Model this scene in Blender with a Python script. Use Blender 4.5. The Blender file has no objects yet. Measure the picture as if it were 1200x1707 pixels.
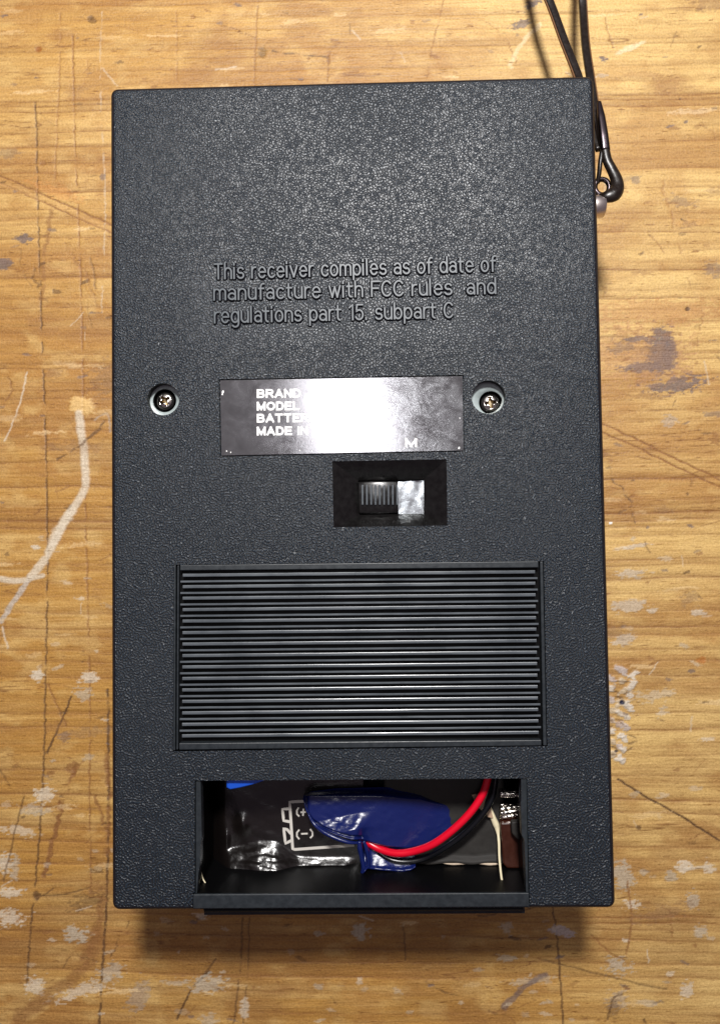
import bpy, bmesh, math, random
import numpy as np
from mathutils import Vector, Matrix
random.seed(7)
MM = 0.001
C = bpy.context.scene.collection
scn = bpy.context.scene

# ------------------------------------------------------------------ camera
W, H, T = 83.8, 140.85, 30.0            # the radio lies face down: its back is the plane z = T (mm)
CAM = np.array([3.276, -9.127, 159.84])
RX, RY, RZ = 0.037407, 0.021209, -0.014159
FPX = 1281.0                             # focal length in pixels of the 1200 x 1707 photograph
cd = bpy.data.cameras.new('camera'); cam = bpy.data.objects.new('camera', cd); C.objects.link(cam)
cam.location = Vector(CAM) * MM
cam.rotation_euler = (RX, RY, RZ)
cd.sensor_fit = 'VERTICAL'; cd.sensor_height = 36.0; cd.lens = 36.0 * FPX / 1707.0
cd.clip_start = 0.005; cd.clip_end = 10
scn.camera = cam
ROT = np.array(cam.rotation_euler.to_matrix())

def P(px, py, z=T):
    """point of the plane z (mm) seen at a place of the photograph"""
    d = ROT @ np.array([px - 600.0, 853.5 - py, -FPX])
    t = (z - CAM[2]) / d[2]
    p = CAM + d * t
    return (float(p[0]), float(p[1]), float(z))

# ------------------------------------------------------------------ world, lamps, exposure
wd = bpy.data.worlds.new('World'); scn.world = wd; wd.use_nodes = True
bg = wd.node_tree.nodes['Background']
bg.inputs[0].default_value = (1.0, 0.76, 0.92, 1); bg.inputs[1].default_value = 0.11

def lamp(name, loc, aim, size, power, col, size_y=None):
    l = bpy.data.lights.new(name, 'AREA'); l.energy = power; l.color = col; l.size = size
    if size_y: l.shape = 'RECTANGLE'; l.size_y = size_y
    else: l.shape = 'DISK'
    o = bpy.data.objects.new(name, l); C.objects.link(o)
    o.location = Vector(loc) * MM
    o.rotation_euler = (Vector(aim) - Vector(loc)).to_track_quat('-Z', 'Y').to_euler()
    return o
lamp('desk_lamp', (8, 172, 318), (0, 0, 0), 0.046, 1.75, (1.0, 0.975, 0.95))
lamp('side_lamp', (120, 250, 430), (0, 0, 0), 0.05, 0.12, (0.95, 0.98, 1.0))
gp = P(580, 694)
gd = np.array(gp) - CAM; gd[2] = -gd[2]
gl = np.array(gp) + gd / gd[2] * 1000.0
lamp('ceiling_lamp', tuple(gl), gp, 0.115, 0.85, (1.0, 0.985, 1.0), 0.17)
scn.view_settings.view_transform = 'Standard'; scn.view_settings.look = 'None'
scn.view_settings.exposure = 0.0; scn.view_settings.gamma = 1.0

# ------------------------------------------------------------------ materials
def S(r, g, b):
    f = lambda c: (c/255/12.92) if c/255 <= 0.04045 else ((c/255+0.055)/1.055)**2.4
    return (f(r), f(g), f(b), 1.0)
class NT:
    def __init__(s, name):
        s.m = bpy.data.materials.new(name); s.m.use_nodes = True
        s.t = s.m.node_tree; s.b = s.t.nodes['Principled BSDF']
    def n(s, typ, ins=None, **kw):
        nd = s.t.nodes.new('ShaderNode' + typ)
        for k, v in kw.items(): setattr(nd, k, v)
        for k, v in (ins or {}).items(): s.set(nd.inputs[k], v)
        return nd
    def set(s, sock, v):
        if isinstance(v, bpy.types.NodeSocket): s.t.links.new(v, sock)
        else: sock.default_value = v
    def P(s, **kw):
        for k, v in kw.items(): s.set(s.b.inputs[k.replace('_', ' ')], v)
    def obj(s, sc=(1, 1, 1)):
        tc = s.n('TexCoord'); mp = s.n('Mapping', {'Vector': tc.outputs['Object'], 'Scale': sc}); return mp.outputs[0]
    def noise(s, vec, scale, detail=2, rough=0.5, dist=0.0):
        return s.n('TexNoise', {'Vector': vec, 'Scale': scale, 'Detail': detail, 'Roughness': rough, 'Distortion': dist}).outputs[0]
    def ramp(s, fac, a, b, c0=(0, 0, 0, 1), c1=(1, 1, 1, 1)):
        r = s.n('ValToRGB', {'Fac': fac}); e = r.color_ramp.elements
        e[0].position = a; e[1].position = b; e[0].color = c0; e[1].color = c1
        return r.outputs[0]
    def mix(s, f, a, b, bt='MIX'):
        m = s.n('MixRGB', {'Fac': f, 'Color1': a, 'Color2': b}, blend_type=bt); return m.outputs[0]
    def bump(s, h, dist, strength=1.0, normal=None):
        i = {'Height': h, 'Distance': dist, 'Strength': strength}
        if normal is not None: i['Normal'] = normal
        return s.n('Bump', i).outputs[0]

def mat_plain(name, col, rough=0.4, metal=0.0, spec=0.5, scuff=0.0, sscale=900):
    m = NT(name); v = m.obj()
    if scuff:
        n1 = m.noise(v, sscale, 4, 0.6)
        f = m.ramp(n1, 0.35, 0.7)
        m.P(Base_Color=m.mix(f, col, tuple(min(1, c*1.35+0.004) for c in col[:3])+(1,)),
            Roughness=m.n('MapRange', {'Value': n1, 'To Min': max(0.03, rough-scuff), 'To Max': min(1, rough+scuff)}).outputs[0],
            Normal=m.bump(n1, 0.00006, 0.5))
    else: m.P(Base_Color=col, Roughness=rough)
    m.P(Metallic=metal); m.b.inputs['Specular IOR Level'].default_value = spec

    return m.m

def mat_leatherette():
    m = NT('textured_black_plastic'); v = m.obj()
    warp = m.noise(v, 900, 2)
    wv = m.n('VectorMath', {0: m.n('TexNoise', {'Vector': v, 'Scale': 1500.0, 'Detail': 1.0}).outputs[1], 1: (0.00055, 0.00055, 0)}, operation='MULTIPLY').outputs[0]
    gb = m.n('TexGabor', {'Vector': m.n('VectorMath', {0: v, 1: wv}, operation='ADD').outputs[0], 'Scale': 900.0, 'Frequency': 2.35, 'Anisotropy': 0.0}, gabor_type='2D')
    worm = m.n('MapRange', {'Value': gb.outputs['Value'], 'From Min': 0.40, 'From Max': 0.62}, interpolation_type='SMOOTHSTEP').outputs[0]
    n2 = m.noise(v, 5200, 2)
    hgt = m.n('Math', {0: worm, 1: m.n('Math', {0: n2, 1: 0.28}, operation='MULTIPLY').outputs[0]}, operation='ADD').outputs[0]
    geo = m.n('NewGeometry'); sep = m.n('SeparateXYZ', {0: geo.outputs['Normal']})
    flat = m.n('MapRange', {'Value': sep.outputs[2], 'From Min': 0.93, 'From Max': 0.999}).outputs[0]
    big = m.noise(v, 28, 4, 0.6)
    so = m.n('SeparateXYZ', {0: v})
    dx = m.n('Math', {0: m.n('Math', {0: so.outputs[0], 1: 0.0025}, operation='ADD').outputs[0]}, operation='ABSOLUTE').outputs[0]
    dy = m.n('Math', {0: m.n('Math', {0: so.outputs[1], 1: -0.0312}, operation='ADD').outputs[0]}, operation='ABSOLUTE').outputs[0]
    px_ = m.n('MapRange', {'Value': dx, 'From Min': 0.0235, 'From Max': 0.0260}).outputs[0]
    py_ = m.n('MapRange', {'Value': dy, 'From Min': 0.0052, 'From Max': 0.0075}).outputs[0]
    pad = m.n('MapRange', {'Value': m.n('Math', {0: px_, 1: py_}, operation='MAXIMUM').outputs[0], 'To Min': 0.60, 'To Max': 0.80}).outputs[0]
    col = m.mix(worm, S(3, 6, 11), S(32, 44, 55))  # grooves blackened, ridges paler: the grain's relief shading put into the colour
    col = m.mix(m.ramp(big, 0.3, 0.75), col, m.mix(0.35, col, S(44, 49, 55)))
    vo = m.n('TexVoronoi', {'Vector': v, 'Scale': 130.0}); rs = m.n('SeparateXYZ', {0: vo.outputs['Color']})
    near = m.n('Math', {0: vo.outputs['Distance'], 1: 0.022}, operation='LESS_THAN').outputs[0]
    some = m.n('Math', {0: rs.outputs[0], 1: 0.80}, operation='GREATER_THAN').outputs[0]
    col = m.mix(m.n('Math', {0: near, 1: some}, operation='MULTIPLY').outputs[0], col, S(170, 165, 158))

    m.P(Base_Color=col, Roughness=m.n('Math', {0: m.n('MapRange', {'Value': worm, 'To Min': 0.58, 'To Max': 0.37}).outputs[0], 1: m.n('MapRange', {'Value': m.noise(v, 45, 6, 0.65, 0.8), 'From Min': 0.3, 'From Max': 0.7, 'To Min': 0.82, 'To Max': 1.22}).outputs[0]}, operation='MULTIPLY').outputs[0],
        Normal=m.n('Bump', {'Height': hgt, 'Distance': 0.00020, 'Strength': m.n('Math', {0: flat, 1: pad}, operation='MULTIPLY').outputs[0]}).outputs[0])
    m.b.inputs['Specular IOR Level'].default_value = 0.62
    return m.m

def mat_wood():
    m = NT('worn_pine'); v = m.obj((45, 1100, 1))
    att = m.n('Attribute', attribute_name='wood_colour')
    n1 = m.noise(v, 1.0, 3, 0.65, 0.2)
    v2 = m.obj(); n2 = m.noise(v2, 2200, 3, 0.7)
    v3 = m.obj((350, 2600, 1)); n3 = m.noise(v3, 1.0, 2, 0.6)
    c = m.mix(1.0, att.outputs['Color'], m.ramp(n1, 0.25, 0.75, (0.86, 0.83, 0.78, 1), (1.10, 1.10, 1.10, 1)), 'MULTIPLY')
    c = m.mix(1.0, c, m.ramp(n2, 0.3, 0.72, (0.78, 0.75, 0.71, 1), (1.16, 1.16, 1.16, 1)), 'MULTIPLY')
    c = m.mix(m.ramp(n3, 0.62, 0.74), c, m.mix(1.0, c, (0.50, 0.40, 0.30, 1), 'MULTIPLY'))
    h = m.n('Math', {0: n1, 1: n3}, operation='ADD').outputs[0]
    h = m.n('Math', {0: h, 1: n2}, operation='ADD').outputs[0]
    m.P(Base_Color=c, Roughness=m.n('MapRange', {'Value': n1, 'To Min': 0.36, 'To Max': 0.60}).outputs[0],
        Normal=m.bump(h, 0.00014, 0.65))
    m.b.inputs['Specular IOR Level'].default_value = 0.35
    return m.m

def mat_plate():
    m = NT('glossy_foil_plate'); v = m.obj()
    n1 = m.noise(v, 260, 5, 0.62, 1.2); n2 = m.noise(m.obj((1, 2.2, 1)), 1300, 3, 0.6, 1.5)
    sx = m.n('SeparateXYZ', {0: m.n('TexCoord').outputs['Object']}).outputs[0]
    right = m.n('MapRange', {'Value': sx, 'From Min': 0.000, 'From Max': 0.012}).outputs[0]
    worn = m.n('Math', {0: m.ramp(n1, 0.40, 0.60), 1: right}, operation='MULTIPLY').outputs[0]
    col = m.mix(worn, S(120, 119, 122), S(150, 151, 154))
    ro = m.n('MapRange', {'Value': n1, 'From Min': 0.3, 'From Max': 0.7, 'To Min': 0.09, 'To Max': 0.17}).outputs[0]
    h = m.n('Math', {0: n2, 1: m.n('Math', {0: right, 1: 0.35, 2: 0.2}, operation='MULTIPLY_ADD').outputs[0]}, operation='MULTIPLY').outputs[0]
    m.P(Base_Color=col, Metallic=0.75, Roughness=ro, Normal=m.bump(h, 0.00003, 0.5))
    return m.m

def mat_film(name, col, rough, scale=700, dist=0.0002, strength=0.6, spec=0.95):
    m = NT(name); v = m.obj()
    n1 = m.noise(v, scale, 3, 0.6, 0.8); n2 = m.noise(v, scale*4, 2, 0.5)
    m.P(Base_Color=col, Roughness=rough, Normal=m.bump(m.mix(0.3, n1, n2), dist, strength))
    m.b.inputs['Specular IOR Level'].default_value = spec
    return m.m

M = dict(
    face=mat_leatherette(),
    black=mat_plain('smooth_black_plastic', S(20, 23, 27), 0.33, scuff=0.12),
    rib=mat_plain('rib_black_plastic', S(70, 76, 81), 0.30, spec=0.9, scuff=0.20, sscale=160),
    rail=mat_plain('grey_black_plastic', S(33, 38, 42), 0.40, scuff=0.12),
    deep=mat_plain('deep_black_plastic', S(8, 8, 9), 0.4, spec=0.12),  # also stands in for shade on rib sides and in screw bores
    edge=mat_plain('edge_black_plastic', S(15, 15, 22), 0.45, spec=0.35, scuff=0.1),  # on the letter flanks this black stands in for shade
    gloss=mat_plain('gloss_black_plastic', S(16, 15, 15), 0.22, scuff=0.14),
    letter=mat_plain('moulded_letter_plastic', S(58, 67, 74), 0.44),
    white=mat_plain('white_print', S(246, 246, 244), 0.5),
    icon=mat_plain('grey_white_print', S(205, 200, 192), 0.5),
    steel=mat_plain('bright_steel', S(214, 208, 200), 0.20, 1.0, scuff=0.06),
    nickel=mat_plain('worn_nickel', S(225, 215, 210), 0.42, 1.0),
    brass=mat_plain('screw_recess_steel', S(150, 135, 108), 0.32, 1.0),
    floorring=mat_plain('pale_grey_plastic', S(150, 160, 160), 0.34, scuff=0.10),
    tin=mat_plain('galvanised_sheet', S(190, 196, 200), 0.24, 0.9, scuff=0.14, sscale=700),
    darksteel=mat_plain('blued_steel', S(84, 76, 80), 0.30, 1.0),
    leather=mat_plain('dark_leather', S(22, 15, 11), 0.34, scuff=0.12, sscale=1500),
    leatheredge=mat_plain('leather_edge', S(96, 62, 30), 0.6, scuff=0.1),
    red=mat_plain('red_wire_insulation', S(214, 10, 40), 0.28),
    blackwire=mat_plain('black_wire_insulation', S(14, 15, 19), 0.24),
    blue=mat_film('blue_plastic_sleeve', S(17, 29, 86), 0.27, 1700, 0.00010, 0.40, 0.6),
    blue_light=mat_film('bright_blue_plastic', S(24, 84, 200), 0.25, 1500, 0.00008, 0.3),
    film=mat_film('black_glossy_film', S(18, 14, 13), 0.24, 1300, 0.00012, 0.45),
    brown=mat_plain('brown_bakelite', S(52, 21, 10), 0.35, scuff=0.1),
    card=mat_plain('dusty_brown_card', S(29, 26, 23), 0.7, scuff=0.1),
    cardedge=mat_plain('pale_card_edge', S(190, 172, 150), 0.8, scuff=0.1),
    tan=mat_plain('tan_paper', S(176, 148, 124), 0.8),
    glue=mat_plain('dried_glue', S(226, 214, 180), 0.45),
    wood=mat_wood(),
    plate=mat_plate(),
)

# ------------------------------------------------------------------ helpers
def link(name, me, mat, parent=None, smooth=False):
    o = bpy.data.objects.new(name, me); C.objects.link(o)
    if mat is not None and not me.materials: me.materials.append(mat)
    if parent: o.parent = parent
    if smooth: me.shade_smooth()
    return o
def from_bm(name, bm, mat, parent=None, smooth=False):
    bmesh.ops.recalc_face_normals(bm, faces=bm.faces)
    for v in bm.verts: v.co *= MM
    me = bpy.data.meshes.new(name); bm.to_mesh(me); bm.free()
    return link(name, me, mat, parent, smooth)
def thing(name, label, cat, loc=(0, 0, 0)):
    o = bpy.data.objects.new(name, None); C.objects.link(o); o.empty_display_size = 0.01
    o['label'] = label; o['category'] = cat; return o
def prism(bm, poly, z0, z1, inset=0.0):
    """vertical prism of an outline; inset shrinks the top outline"""
    n = len(poly); cx = sum(p[0] for p in poly)/n; cy = sum(p[1] for p in poly)/n
    lo = [bm.verts.new((p[0], p[1], z0)) for p in poly]
    def ins(p):
        if not inset: return p
        return (p[0] - inset*(1 if p[0] > cx else -1), p[1] - inset*(1 if p[1] > cy else -1))
    hi = [bm.verts.new((*ins(p)[:2], z1)) for p in poly]
    bm.faces.new(lo[::-1]); bm.faces.new(hi)
    for i in range(n): bm.faces.new((lo[i], lo[(i+1) % n], hi[(i+1) % n], hi[i]))
    return bm
def bevel(bm, off, seg=2, edges=None):
    bmesh.ops.bevel(bm, geom=list(edges if edges is not None else bm.edges), offset=off, segments=seg, affect='EDGES', profile=0.5)
def quad(*pts, z=T): return [P(x, y, z)[:2] for x, y in pts]
def block(name, pts, z0, z1, mat, parent, bev=0.0, seg=2, z=None, smooth=False):
    bm = bmesh.new(); prism(bm, quad(*pts, z=z1 if z is None else z), z0, z1)
    if bev: bevel(bm, bev, seg)
    return from_bm(name, bm, mat, parent, smooth)
def smooth_path(pts, n=8):
    """Catmull-Rom through the points"""
    p = [np.array(q, float) for q in pts]; p = [2*p[0]-p[1]] + p + [2*p[-1]-p[-2]]; out = []
    for i in range(1, len(p)-2):
        for k in range(n):
            t = k/n
            out.append(0.5*((2*p[i]) + (-p[i-1]+p[i+1])*t + (2*p[i-1]-5*p[i]+4*p[i+1]-p[i+2])*t*t + (-p[i-1]+3*p[i]-3*p[i+1]+p[i+2])*t**3))
    out.append(p[-2]); return out
def sweep(bm, path, section, up=(0, 0, 1), closed=False, scale=None):
    """section: list of (side, up) offsets swept along a path"""
    path = [Vector(p) for p in path]; n = len(path); rings = []
    for i, p in enumerate(path):
        if closed: t = path[(i+1) % n] - path[i-1]
        else: t = path[min(i+1, n-1)] - path[max(i-1, 0)]
        t.normalize(); s = t.cross(Vector(up)).normalized(); u = s.cross(t).normalized()
        k = scale[i] if scale is not None else 1.0
        rings.append([bm.verts.new(p + s*a*k + u*b*k) for a, b in section])
    m = len(section)
    for i in range(n if closed else n-1):
        a, b = rings[i], rings[(i+1) % n]
        for j in range(m): bm.faces.new((a[j], a[(j+1) % m], b[(j+1) % m], b[j]))
    if not closed: bm.faces.new(rings[0][::-1]); bm.faces.new(rings[-1])
def circ(r, n=12, ry=None): return [(r*math.cos(2*math.pi*i/n), (ry or r)*math.sin(2*math.pi*i/n)) for i in range(n)]
def rrect(w, h, r, n=3):
    out = []
    for cx, cy, a0 in ((w/2-r, h/2-r, 0), (-w/2+r, h/2-r, 90), (-w/2+r, -h/2+r, 180), (w/2-r, -h/2+r, 270)):
        for k in range(n+1):
            a = math.radians(a0+90*k/n); out.append((cx+r*math.cos(a), cy+r*math.sin(a)))
    return out
def tube(name, pts, r, mat, parent, n=8, sides=12, scale=None):
    bm = bmesh.new(); pa = smooth_path(pts, n)
    sweep(bm, pa, circ(r, sides), scale=None if scale is None else np.interp(np.linspace(0, 1, len(pa)), np.linspace(0, 1, len(scale)), scale))
    return from_bm(name, bm, mat, parent, True)
def cyl(bm, c, r, z0, z1, n=48): return prism(bm, [(c[0]+r*math.cos(2*math.pi*i/n), c[1]+r*math.sin(2*math.pi*i/n)) for i in range(n)], z0, z1)

# ------------------------------------------------------------------ noise for the bench
def hsh(ix, iy, seed):
    h = (ix.astype(np.int64)*374761393 + iy.astype(np.int64)*668265263 + seed*1442695041) & 0xffffffff
    h = ((h ^ (h >> 13)) * 1274126177) & 0xffffffff
    return ((h ^ (h >> 16)) & 0xffffff) / float(0xffffff)
def vn(x, y, seed):
    ix, iy = np.floor(x), np.floor(y); fx, fy = x-ix, y-iy
    fx = fx*fx*(3-2*fx); fy = fy*fy*(3-2*fy)
    a, b, c, d = hsh(ix, iy, seed), hsh(ix+1, iy, seed), hsh(ix, iy+1, seed), hsh(ix+1, iy+1, seed)
    return (a*(1-fx)+b*fx)*(1-fy) + (c*(1-fx)+d*fx)*fy
def fbm(x, y, seed, o=4, r=0.55):
    s = 0; a = 1; t = 0
    for k in range(o): s = s + a*vn(x*2**k, y*2**k, seed+k*17); t += a; a *= r
    return s/t
def sst(e0, e1, x): 
    t = np.clip((x-e0)/(e1-e0), 0, 1); return t*t*(3-2*t)

# ------------------------------------------------------------------ the bench top
def bench():
    def axis(lo, hi, f0, f1, step):
        a = [lo]; 
        while a[-1] < f0-6: a.append(min(a[-1]+6, f0))
        a[-1] = f0
        a += list(np.arange(f0+step, f1, step)); 
        while a[-1] < hi: a.append(a[-1]+6)
        return np.array(a)
    c = [P(x, y, 0) for x in (0, 1200) for y in (0, 1707)]
    xs = axis(-260, 260, min(p[0] for p in c)-2, max(p[0] for p in c)+2, 0.22)
    ys = axis(-300, 300, min(p[1] for p in c)-2, max(p[1] for p in c)+2, 0.22)
    X, Y = np.meshgrid(xs, ys)
    PXY = lambda x, y: P(x, y, 0)[:2]
    # growth rings run across the picture
    warp = 1.8*(fbm(X*0.012, Y*0.03, 3)-0.5)*2 + 0.5*(fbm(X*0.06, Y*0.12, 5)-0.5)*2 + 0.014*X
    v = Y + warp
    rg = np.random.default_rng(11)
    g = np.arange(-320, 320, 0.05); prof = np.zeros_like(g); y = -320.0
    while y < 320:
        y += rg.choice([1.4, 2.2, 2.8, 3.6]) * rg.uniform(0.7, 1.25)
        w = rg.uniform(0.14, 0.34); a = rg.uniform(0.35, 1.0)
        d = g-y
        prof += a*np.where(d < 0, np.exp(-(d/w)**2), np.exp(-np.abs(d)/(w*rg.uniform(1.5, 5)))*0.6)
    prof = np.clip(prof, 0, 1.2)
    ring = np.interp(v, g, prof)
    ring *= 0.45 + 0.95*fbm(X*0.035, Y*0.3, 21, 3)
    fib = fbm(X*0.07, Y*1.6, 31, 4, 0.6); fib2 = fbm(X*0.25, Y*3.2, 41, 3)
    tone = fbm(X*0.02, Y*0.05, 51, 4)
    rsheen = sst(-20, 55, X + 0.25*Y)                       # lamp sheen painted in as paler wood towards the right
    base = np.array([0.485, 0.262, 0.062]); pale = np.array([0.70, 0.485, 0.190]); dark = np.array([0.17, 0.075, 0.022])
    grey = np.array([0.40, 0.35, 0.30]); redb = np.array([0.38, 0.185, 0.050])
    col = np.ones(X.shape+(3,))*base
    def mixc(m, c): 
        nonlocal col
        m = np.clip(m, 0, 1)[..., None]; col = col*(1-m) + np.array(c)*m
    mixc(rsheen*0.80 + 0.30*sst(20, 75, Y) + 0.45*(tone-0.5)*2, pale)  # painted sheen laid over the wood's own random tone
    mixc(sst(0.5, 0.8, fbm(X*0.035, Y*0.35, 61, 4))*0.55, pale)
    mixc(sst(0.50, 0.75, fbm(X*0.015, Y*0.10, 71, 4))*0.65, redb)
    mixc(sst(0.45, 0.95, fib)*0.3, pale); mixc(sst(0.50, 0.25, fib)*0.25, redb); mixc(sst(0.58, 0.80, fbm(X*0.08, Y*2.0, 46, 4, 0.65))*0.30, dark*1.9); mixc(sst(0.50, 0.72, fbm(X*0.11, Y*0.17, 48, 4))*0.40, redb); mixc(sst(0.52, 0.75, fbm(X*0.16, Y*0.26, 49, 4))*0.45, pale)
    mixc(ring*0.95, dark*1.45)
    mixc(sst(0.62, 0.78, fib2)*0.20*sst(0.35, 0.6, tone), dark*1.6)
    hgt = -0.10*ring + 0.07*(fib-0.5) + 0.05*(fib2-0.5) + 0.10*(fbm(X*0.3, Y*0.5, 47, 3)-0.5)
    # grime worked into the board, hard narrow latewood lines, lamp falloff painted low
    dirt = fbm(X*0.045, Y*0.11, 130, 5, 0.62)
    mixc(sst(0.58, 0.76, dirt)*0.40, dark*1.6)
    l2 = np.abs(fbm(X*0.018, Y*0.20, 140, 4, 0.5)-0.5)
    mixc((1-sst(0.0, 0.008, l2))*0.80*sst(0.35, 0.6, fbm(X*0.05, Y*0.2, 150, 3)), dark*1.3)
    low = sst(-20, -100, Y); mixc(low*0.30*sst(0.4, 0.65, fbm(X*0.08, Y*0.12, 160, 4)), np.array([0.24, 0.12, 0.04]))  # lower end browned: weaker lamplight put into the colour, broken by noise
    # ---- marks
    WX = (fbm(X*0.5, Y*1.3, 81, 3)-0.5); WY = (fbm(X*0.4, Y*0.9, 91, 3)-0.5); RAG = fbm(X*1.1, Y*2.6, 95, 3, 0.6)
    def win(x0, x1, y0, y1):
        i0, i1 = np.searchsorted(xs, [x0, x1]); j0, j1 = np.searchsorted(ys, [y0, y1]); return slice(j0, max(j1, j0+1)), slice(i0, max(i1, i0+1))
    def put(sl, m, c, dh):
        m = np.clip(m, 0, 1)
        col[sl] = col[sl]*(1-m[..., None]) + np.array(c)*m[..., None]; hgt[sl] += dh*m
    def line(pts, wpx, c, s=0.8, dh=-0.10, wob=0.55, brk=0.0, seed=1, curve=True):
        q = [PXY(*p) for p in pts]
        if curve and len(q) > 2: q = [tuple(a) for a in smooth_path([(a, b, 0) for a, b in q], 6)]
        s = min(1, s*1.25); w = wpx/8.1/2; pad = w*3+1
        for (x0, y0, *_), (x1, y1, *_) in zip(q[:-1], q[1:]):
            sl = win(min(x0, x1)-pad, max(x0, x1)+pad, min(y0, y1)-pad, max(y0, y1)+pad)
            x, yy = X[sl]+WX[sl]*wob, Y[sl]+WY[sl]*wob
            dx, dy = x1-x0, y1-y0; L2 = dx*dx+dy*dy+1e-9
            t = np.clip(((x-x0)*dx+(yy-y0)*dy)/L2, 0, 1)
            d = np.hypot(x-x0-t*dx, yy-y0-t*dy)
            m = s*(1-sst(w*0.55, w*1.25+0.08, d))
            if brk: m = m*sst(brk-0.12, brk+0.12, fbm(X[sl]*0.45, Y[sl]*0.45, 100+seed, 3))
            # overlapping ends must not add up: blend only what is stronger than before
            key[sl] = np.maximum(key[sl], m)
        m = key > 0.002
        jj = np.where(m.any(1))[0]; ii = np.where(m.any(0))[0]
        if len(jj):
            sl = (slice(jj[0], jj[-1]+1), slice(ii[0], ii[-1]+1)); put(sl, key[sl], c, dh); key[sl] = 0
    key = np.zeros_like(X)
    def blob(px, py, rx, ry, c, s=0.8, dh=0.0, ang=0.0, rag=1.0, fx=1.0):
        cx, cy = PXY(px, py); a, b = rx/8.1, ry/8.1; R = max(a, b)*1.7+1
        sl = win(cx-R, cx+R, cy-R, cy+R); x, yy = X[sl]-cx, Y[sl]-cy
        ca, sa = math.cos(math.radians(ang)), math.sin(math.radians(ang))
        u, w = (x*ca+yy*sa)/a, (-x*sa+yy*ca)/b
        d = np.hypot(u, w) + (RAG[sl]-0.5)*2.0*rag + WX[sl]*rag*0.9
        put(sl, s*(1-sst(0.75, 1.12, d)), c, dh)
    white = (0.66, 0.58, 0.46); greyp = (0.47, 0.41, 0.32); drk = (0.10, 0.05, 0.022); mid = (0.26, 0.12, 0.04); slate = (0.14, 0.11, 0.115)
    # saw kerfs and knife lines running up the board
    line([(60, 170), (66, 420), (74, 640), (80, 880), (78, 1060), (74, 1250), (66, 1400), (56, 1500), (45, 1640)], 3.0, drk, 0.62, brk=0.36, seed=2)
    line([(102, 10), (101, 90), (98, 170), (92, 300)], 2.4, mid, 0.5, brk=0.40, seed=3)
    line([(122, 60), (126, 250), (134, 420), (144, 880), (150, 1150), (150, 1330), (152, 1490)], 2.6, mid, 0.62, brk=0.36, seed=4)
    line([(180, 1150), (181, 1330), (178, 1500), (172, 1600), (166, 1707)], 4.0, drk, 0.7, brk=0.30, seed=5)
    line([(430, 10), (427, 60), (424, 145)], 2.2, mid, 0.55, brk=0.3, seed=6)
    line([(295, 20), (296, 140)], 2.0, mid, 0.40, brk=0.40, seed=7)
    line([(548, 90), (546, 135)], 2.4, mid, 0.5)
    line([(740, 0), (722, 70), (712, 130)], 2.2, mid, 0.5, brk=0.35, seed=8)
    line([(404, 1530), (402, 1600), (390, 1707)], 2.6, drk, 0.55, brk=0.3, seed=9)
    line([(416, 1530), (414, 1600), (406, 1707)], 2.2, drk, 0.45, brk=0.33, seed=10)
    line([(918, 1500), (928, 1560), (934, 1640), (938, 1707)], 2.8, drk, 0.65, brk=0.25, seed=11)
    line([(672, 1540), (676, 1600)], 2.4, drk, 0.5)
    line([(170, 20), (168, 150), (176, 330), (170, 520)], 2.0, white, 0.35, 0.0, brk=0.48, seed=12)
    # the long double scratch that passes under the radio
    for o in (0, 13):
        line([(0, 292+o*0.9), (60, 318+o), (120, 345+o), (188, 375+o)], 2.6, mid, 0.75, seed=20)
        line([(1003, 706+o*1.1), (1050, 727+o), (1110, 757+o), (1200, 800+o)], 2.6, mid, 0.8, seed=21)
    line([(0, 303), (60, 327), (120, 353), (188, 384)], 7, (0.60, 0.36, 0.14), 0.35, -0.03)
    line([(1030, 1300), (1080, 1330), (1140, 1365), (1200, 1402)], 3.0, drk, 0.8)
    line([(60, 640), (42, 630)], 0.1, mid, 0.0)
    line([(46, 620), (34, 670), (16, 720), (8, 735)], 2.4, white, 0.55, 0.0)
    line([(0, 1075), (10, 1035)], 3, mid, 0.3)
    # spilt glue line on the left: knot, comb-like drip, side branch
    blob(137, 677, 22, 17, (0.70, 0.47, 0.19), 0.9, 0.12, -20, 0.35)
    line([(132, 690), (136, 725), (141, 760), (143, 800), (140, 818), (128, 840), (112, 862), (98, 890), (85, 915), (70, 940), (52, 960)], 14, white, 0.66, 0.10, 0.5, brk=0.12, seed=30)
    line([(122, 850), (100, 880), (88, 905)], 16, white, 0.55, 0.06, 1.0, brk=0.3, seed=31)
    line([(48, 965), (36, 985), (18, 1010), (2, 1035)], 9, (0.48, 0.42, 0.36), 0.7, 0.05, 0.8, brk=0.3, seed=32)
    line([(0, 965), (30, 968), (72, 960)], 8, white, 0.65, 0.06, 0.6, brk=0.3, seed=33)
    line([(4, 1045), (14, 1080)], 3, white, 0.5)
    # dark oil stain on the right
    blob(1100, 520, 120, 22, (0.46, 0.22, 0.08), 0.45, 0, 0, 0.9); blob(1060, 590, 90, 50, (0.46, 0.24, 0.10), 0.5, 0, 0, 0.9); blob(1102, 585, 24, 44, slate, 0.85, 0, 0, 0.5); blob(1115, 590, 14, 30, slate, 0.6, 0, 0, 0.4); blob(1070, 612, 36, 9, slate, 0.85, 0, 3, 0.7); blob(1060, 565, 30, 5, slate, 0.75, 0, 5, 0.8)
    blob(1125, 642, 46, 12, slate, 0.8, 0, 8, 1.2); blob(1090, 600, 56, 44, (0.34, 0.19, 0.10), 0.35, 0, 0, 0.8)
    blob(1080, 660, 40, 6, mid, 0.4, 0, 0, 1.2); blob(1145, 515, 5, 4, drk, 0.9, -0.1, 0, 0.3)
    blob(1150, 372, 34, 7, (0.52, 0.30, 0.10), 0.8, 0.05, 4, 0.3); blob(1135, 335, 26, 8, slate, 0.35, 0, -15, 1.2)
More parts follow.
